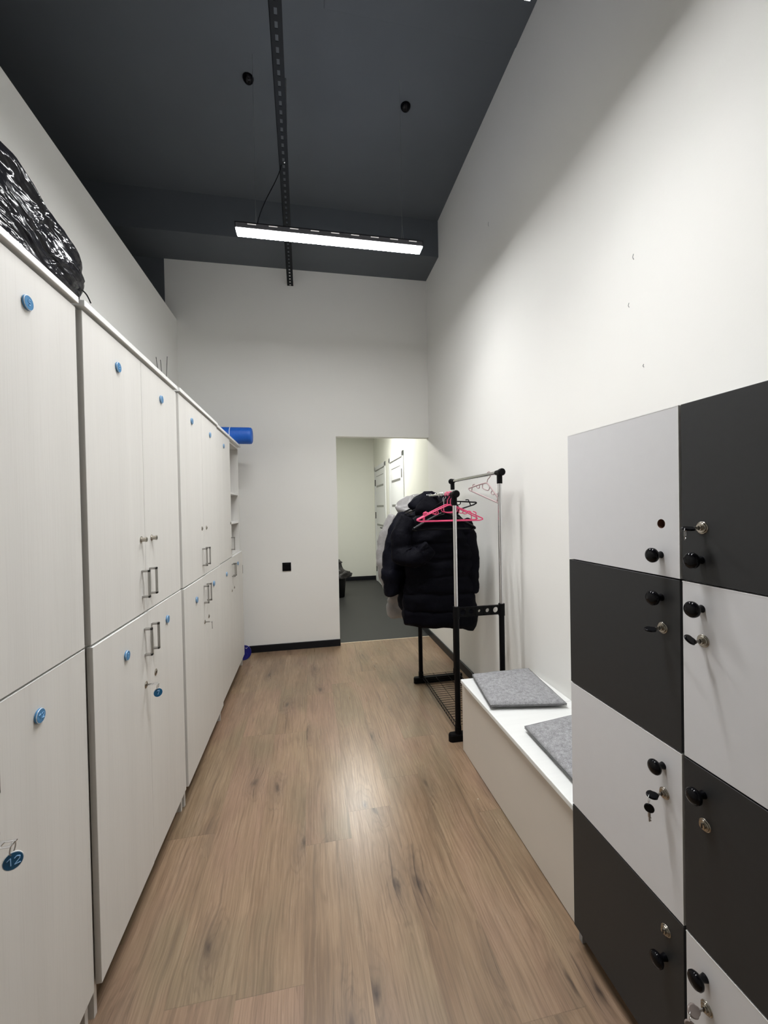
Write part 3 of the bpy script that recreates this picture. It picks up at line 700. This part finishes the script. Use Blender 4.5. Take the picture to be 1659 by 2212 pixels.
# pierced cross plates at mid height
for y in (YN, YF):
    pb = MB(); y0_, y1_ = y - .006, y + .006; z0_, z1_ = .737, .793; n = 20
    xs = [XA + .014 + i * (XB2 - XA - .028) / 5 for i in range(6)]
    rad = [.0185, .0165, .0095, .0130, .0175]
    for i in range(5):
        a, b_ = xs[i], xs[i + 1]; xc, zc_ = (a + b_) / 2, .765; r_ = rad[i]
        ring_ = [(xc + r_ * math.cos(2 * PI * k_ / n + PI / 4), zc_ + r_ * math.sin(2 * PI * k_ / n + PI / 4)) for k_ in range(n)]
        out_ = []
        for k_ in range(n):
            an = 2 * PI * k_ / n + PI / 4; c_, s_ = math.cos(an), math.sin(an); kk = 1 / max(abs(c_), abs(s_))
            out_.append((xc + c_ * kk * (b_ - a) / 2, zc_ + s_ * kk * .028))
        for yy_ in (y0_, y1_):
            pb.add([(q[0], yy_, q[1]) for q in ring_] + [(q[0], yy_, q[1]) for q in out_], [(k_, (k_ + 1) % n, n + (k_ + 1) % n, n + k_) for k_ in range(n)])
        pb.add([(q[0], y0_, q[1]) for q in ring_] + [(q[0], y1_, q[1]) for q in ring_], [(k_, (k_ + 1) % n, n + (k_ + 1) % n, n + k_) for k_ in range(n)], True)
        pb.box((b_ - .0015, y0_ - .002, z0_), (b_ + .0015, y1_ + .002, z1_))
    pb.box((xs[0], y0_ - .003, z1_ - .003), (xs[-1], y1_ + .003, z1_)); pb.box((xs[0], y0_ - .003, z0_), (xs[-1], y1_ + .003, z0_ + .003))
    for x in (XA, XB2): pb.tube([(x, y, .728), (x, y, .800)], .0195, 16)
    obj('cross_plate', pb, 'matt_black', t)
    ft = MB()
    pts_ = []; xa_, xb_ = XA - .060, XB2 + .055
    for (cx_, sg) in ((xb_ - .022, 1), (xa_ + .022, -1)):
        for k_ in range(13):
            an = -PI / 2 * sg + PI * k_ / 12 * sg if sg > 0 else PI / 2 + PI * k_ / 12
            pts_.append((cx_ + .022 * math.cos(an), y + .022 * math.sin(an)))
    ft.loft([[(q[0], q[1], 0.0) for q in pts_], [(q[0], q[1], .036) for q in pts_], [((q[0] - 1) * .985 + 1, (q[1] - y) * .8 + y, .044) for q in pts_]], smooth=False)
    for x in (XA, XB2): ft.tube([(x, y, .03), (x, y, .085)], .0195, 16)
    obj('foot', ft, 'matt_black', t, .002)
wb = MB()
x0_, x1_ = XA + .005, XB2 - .005
for (x, z) in ((x0_, .075), (x1_, .075), (x0_, .045), (x1_, .045), ((x0_ + x1_) / 2 - .05, .072), ((x0_ + x1_) / 2 + .05, .072)):
    wb.tube([(x, YN + .015, z), (x, YF - .015, z)], .0030 if z != .072 else .0016, 6)
for i in range(25):
    y = YN + .03 + i * (YF - YN - .06) / 24
    wb.tube([(x0_, y, .045), (x0_, y, .074), (x1_, y, .074), (x1_, y, .045)], .0016, 5)
for i in range(24):      # zigzag side wires
    ya2 = YN + .03 + i * (YF - YN - .06) / 24; yb2 = ya2 + (YF - YN - .06) / 48
    for x in (x0_, x1_): wb.tube([(x, ya2, .046), (x, yb2, .074)], .0012, 5)
obj('wire_shelf', wb, 'matt_black', t)

# ------------------------------------------------------------------ hangers
def hanger(label, rail_x, rail_z, y, half, drop, rise, mat, hookmat, yaw=0.0, roll=0.0, r=.0038, hooks=True, group='clothes hangers on the garment rack', wide=False):
    """local frame: x across, z up, hook round the rail at the origin"""
    t = thing('clothes_hanger', label, 'hanger', (rail_x, y, rail_z), group)
    c, s = math.cos(yaw), math.sin(yaw); cr, sr = math.cos(roll), math.sin(roll)
    def P(x, z, d=0):
        xx, zz = x * cr - z * sr, x * sr + z * cr
        return Vector((rail_x + xx * c - d * s, y + xx * s + d * c, rail_z + zz))
    zn = -drop
    hk = [P(.0165 * math.cos(a), .0165 * math.sin(a)) for a in [-.7 + i * (PI + .75) / 12 for i in range(13)]] + [P(-.010, -.016), P(0, -.030), P(0, zn)]
    hk = [P(.0165 * math.cos(a), .0165 * math.sin(a)) for a in [PI + .5 - i * (PI + .9) / 14 for i in range(15)]] + [P(.010, -.020), P(0, -.034), P(0, zn)]
    obj('hook', MB().tube(smoothpath(hk, 2), .0019 if hookmat == 'chrome' else .0030, 8), hookmat, t)
    f = MB(); zb = zn - rise
    out = [(0, zn)]
    R = [(.10 * half, zn - .03 * rise), (.5 * half, zn - .40 * rise), (.88 * half, zn - .80 * rise), (.98 * half, zn - .90 * rise), (half, zn - .98 * rise), (.975 * half, zb), (.90 * half, zb - .004)]
    path = [P(-a, b) for a, b in reversed(R)] + [P(0, zn)] + [P(a, b) for a, b in R]
    sp = smoothpath(path, 3) 
    sp2 = smoothpath([P(R[-1][0], R[-1][1]), P(.4 * half, zb - .004), P(-.4 * half, zb - .004), P(-R[-1][0], R[-1][1])], 3)
    f.tube(sp + sp2[1:-1], r, 8, closed=True)
    if wide: 
        f.tube([p + Vector((0, .010, -.004)) for p in sp], r * 1.3, 8); f.tube([p + Vector((0, -.010, -.004)) for p in sp], r * 1.3, 8)
    obj('frame', f, mat, t)
    if hooks:
        h = MB()
        for sg in (-1, 1):
            # strap notch on the shoulder, hanging loop inside, upright strut near the end
            xq, zq = .40 * half, zn - .33 * rise
            h.tube(smoothpath([P(sg * xq, zq), P(sg * (xq - .004), zq - .020), P(sg * (xq + .018), zq - .024), P(sg * (xq + .026), zq - .012)], 3), r * .75, 6)
            h.tube([P(sg * .80 * half, zn - .74 * rise), P(sg * .80 * half, zb - .004)], r * .8, 6)
            h.tube(smoothpath([P(sg * .78 * half, zn - .71 * rise), P(sg * .79 * half, zn - .52 * rise), P(sg * .70 * half, zn - .44 * rise)], 3), r * .8, 6)
        h.tube(smoothpath([P(-.22 * half, zn - .12 * rise), P(-.17 * half, zn - .46 * rise), P(.17 * half, zn - .46 * rise), P(.22 * half, zn - .12 * rise)], 4), r * .75, 6)
        obj('inner_hooks', h, mat, t)
    return t
hanger('bright pink hanger nearest the camera on the rack, frontmost of the two', XA, ZA, 2.352, .208, .066, .092, 'pink', 'pink')
hanger('bright pink hanger just behind the frontmost pink one', XA, ZA, 2.405, .205, .062, .094, 'pink', 'pink', yaw=.10)
hanger('empty black hanger hanging low behind the pink ones, before the black coat', XA, ZA, 2.475, .205, .11, .105, 'gloss_black', 'chrome', r=.005, hooks=False, wide=True)
hanger('empty black hanger turned sideways, its tip showing right of the lower rail end', XA, ZA, 2.53, .20, .045, .075, 'gloss_black', 'chrome', yaw=-.35, roll=.30, r=.0045, hooks=True)
hanger('dusty pink hanger alone on the higher rack rail, hanging askew', XB2, ZB, 2.43, .150, .060, .085, 'pale_pink', 'pale_pink', yaw=-1.22, roll=-.34, r=.0046)

# ------------------------------------------------------------------ coats
def tube_noise(path, radii, seed, n=26, puff=.012, seg=5, flat=1.0):
    sp = smoothpath(path, 8); m = len(sp)
    rs = []
    for i in range(m):
        u = i / (m - 1) * (len(radii) - 1); k_ = min(int(u), len(radii) - 2); q = u - k_
        rs.append(radii[k_] * (1 - q) + radii[k_ + 1] * q)
    rings = []; prev = None
    for i in range(m):
        d = (sp[min(i + 1, m - 1)] - sp[max(i - 1, 0)]).normalized()
        tt = Vector((1, 0, 0)) if prev is None else prev
        tt = (tt - d * tt.dot(d)).normalized(); prev = tt; b_ = d.cross(tt)
        ph = (i / (m - 1) * seg) % 1; pinch = -puff * (abs(2 * ph - 1) ** 5)
        rg = []
        for j in range(n):
            a = 2 * PI * j / n; rad = rs[i] + pinch
            p = sp[i] + tt * math.cos(a) * rad + b_ * math.sin(a) * rad * flat
            p += nz(p, 11, .014, seed) + nz(p, 30, .006, seed + 4)
            rg.append(p)
        rings.append(rg)
    return rings
def coat(label, cx, y, ztop, zhem, mat, sleeves, halfw=.235, depth=.07, hood=True, seed=1.0, seg=7, skew=0.0, hemdrop=None, hlabel='', group='coats on the garment rack'):
    t = thing('coat', label, 'coat', (cx, y, zhem), group)
    H = ztop - zhem; prof = [(0, .17, .6), (.03, .34, .75), (.07, .62, .85), (.11, .82, .92), (.16, .92, 1), (.25, .96, 1.1), (.45, 1.0, 1.2), (.7, 1.05, 1.22), (.9, 1.10, 1.2), (.97, 1.10, 1.1), (1.0, 1.04, .9)]
    rings = []; NS = 90; n = 56
    for i in range(NS + 1):
        s = i / NS
        for k_ in range(len(prof) - 1):
            if prof[k_][0] <= s <= prof[k_ + 1][0]:
                q = (s - prof[k_][0]) / (prof[k_ + 1][0] - prof[k_][0]); q = q * q * (3 - 2 * q) * .5 + q * .5
                wv = prof[k_][1] * (1 - q) + prof[k_ + 1][1] * q; dv = prof[k_][2] * (1 - q) + prof[k_ + 1][2] * q; break
        z = ztop - H * s; rg = []
        ph = (s * seg) % 1; pin = 1 - (.22 * abs(2 * ph - 1) ** 6 if s > .08 else 0)
        for j in range(n):
            a = 2 * PI * j / n; c_, s_ = math.cos(a), math.sin(a); e = .8
            px = cx + skew * s + math.copysign(abs(c_) ** e, c_) * halfw * wv * (1 - (1 - pin) * .12)
            py = y + math.copysign(abs(s_) ** e, s_) * depth * dv * pin
            zz = z
            if hemdrop: zz += hemdrop(c_) * max(0, (s - .6) / .4)
            p = Vector((px, py, zz)); p += nz(p, 7, .022, seed) + nz(p, 20, .010, seed + 2)
            rg.append(p)
        rings.append(rg)
    obj('body', MB().loft(rings), mat, t)
    for k_, (path, radii) in enumerate(sleeves):
        obj('sleeve', MB().loft(tube_noise(path, radii, seed + k_ * 3, flat=.8)), mat, t)
    if hood:
        # slumped hood with an open collar in front
        hr = []
        for i in range(19):
            s = i / 18; z = ztop - .065 + .165 * s; wv = math.sin(PI * (.18 + .80 * s)) ** .7; rg = []
            for j in range(28):
                a = 2 * PI * j / 28
                p = Vector((cx + .012 + math.cos(a) * .160 * wv, y + .018 * s + math.sin(a) * .072 * wv, z)); p += nz(p, 10, .030, seed + 8) + nz(p, 26, .010, seed)
                rg.append(p)
            hr.append(rg)
        obj('hood', MB().loft(hr), mat, t)
    hk = [Vector((cx + .0165 * math.cos(a), y, ZA + .0165 * math.sin(a))) for a in [PI + .5 - i * (PI + .9) / 14 for i in range(15)]] + [Vector((cx + .01, y, ZA - .02)), Vector((cx, y, ZA - .034)), Vector((cx, y, ztop - .03))]
    h = thing('clothes_hanger', hlabel, 'hanger', (cx, y, ZA), 'clothes hangers on the garment rack')
    obj('hook', MB().tube(smoothpath(hk, 2), .0019, 8), 'chrome', h)
    obj('frame', MB().tube([(cx - .12, y, ztop - .075), (cx, y, ztop - .03), (cx + .12, y, ztop - .075)], .004, 8), 'matt_black', h)
    return t
coat('black puffer coat nearest the camera on the rack, its sleeve folded forward', .865, 2.665, 1.385, .572, 'coat',
     [([(.665, 2.655, 1.325), (.610, 2.63, 1.20), (.615, 2.585, 1.085), (.695, 2.53, 1.075), (.775, 2.51, 1.135)], [.055, .078, .082, .072, .056]),
      ([(1.06, 2.66, 1.31), (1.090, 2.66, 1.15), (1.105, 2.66, .95), (1.100, 2.66, .78)], [.050, .062, .062, .05])],
     halfw=.240, depth=.070, seed=1.0, hlabel='hanger inside the nearest black puffer coat, its chrome hook showing on the rail', hemdrop=lambda c: -.035 * max(0, c) + .03 * max(0, -c), skew=.01)
coat('black puffer coat in the middle of the rack, its long sleeve hanging to the left', .862, 2.845, 1.405, .66, 'coat2',
     [([(.690, 2.83, 1.345), (.622, 2.80, 1.22), (.580, 2.77, 1.02), (.558, 2.75, .90), (.568, 2.74, .785)], [.052, .078, .085, .080, .058]),
      ([(1.04, 2.85, 1.30), (1.06, 2.85, 1.1), (1.07, 2.85, .9)], [.05, .055, .05])],
     halfw=.225, depth=.060, seed=11.0, hlabel='hanger inside the middle black puffer coat, its chrome hook showing on the rail')
coat('silver grey puffer jacket farthest along the rack', .80, 3.0, 1.395, .555, 'silver',
     [([(.640, 3.00, 1.335), (.590, 2.99, 1.20), (.555, 2.975, 1.02), (.575, 2.965, .86), (.600, 2.95, .74)], [.048, .068, .072, .068, .050]),
      ([(.97, 3.01, 1.32), (1.02, 3.01, 1.1), (1.04, 3.01, .9)], [.05, .055, .05])],
     halfw=.205, depth=.048, seed=21.0, hlabel='hanger inside the silver grey jacket, its chrome hook showing on the rail')
hanger('empty hanger at the far end of the lower rail, only its chrome hook clear', XA, ZA, 2.93, .19, .05, .08, 'matt_black', 'chrome', hooks=False)
hanger('empty hanger squeezed between the two black coats, only its chrome hook clear', XA, ZA, 2.757, .19, .05, .08, 'matt_black', 'chrome', hooks=False)

# ------------------------------------------------------------------ bin in the corridor
t = thing('waste_bin', 'black bin with crumpled dark liner in the corridor, behind the doorway edge', 'bin', (.43, 6.4, 0))
obj('bucket', MB().lathe((.43, 6.4, 0), (0, 0, 1), [(0, .10), (.01, .105), (.33, .13), (.335, .125)], 28), 'matt_black', t)
rings = []
for i in range(22):
    s = i / 21; z = .32 + .27 * s; rad = .155 * (1 - s) ** .6 + .03 + .035 * math.sin(s * 9); rg = []
    for j in range(30):
        a = 2 * PI * j / 30
        p = Vector((.43 - .05 * s + rad * math.cos(a), 6.4 + rad * math.sin(a), z)); p += nz(p, 9, .06, 4) + nz(p, 25, .02, 2)
        rg.append(p)
    rings.append(rg)
obj('liner', MB().loft(rings), 'bin', t)
# crumb on the floor
tag(obj('crumb', MB().lathe((.765, 1.80, 0), (0, 0, 1), [(0, .004), (.003, .003), (.004, .001)], 7), 'threshold', loc=(.765, 1.80, 0)), 'tiny pale crumb on the floor near the bench', 'crumb')
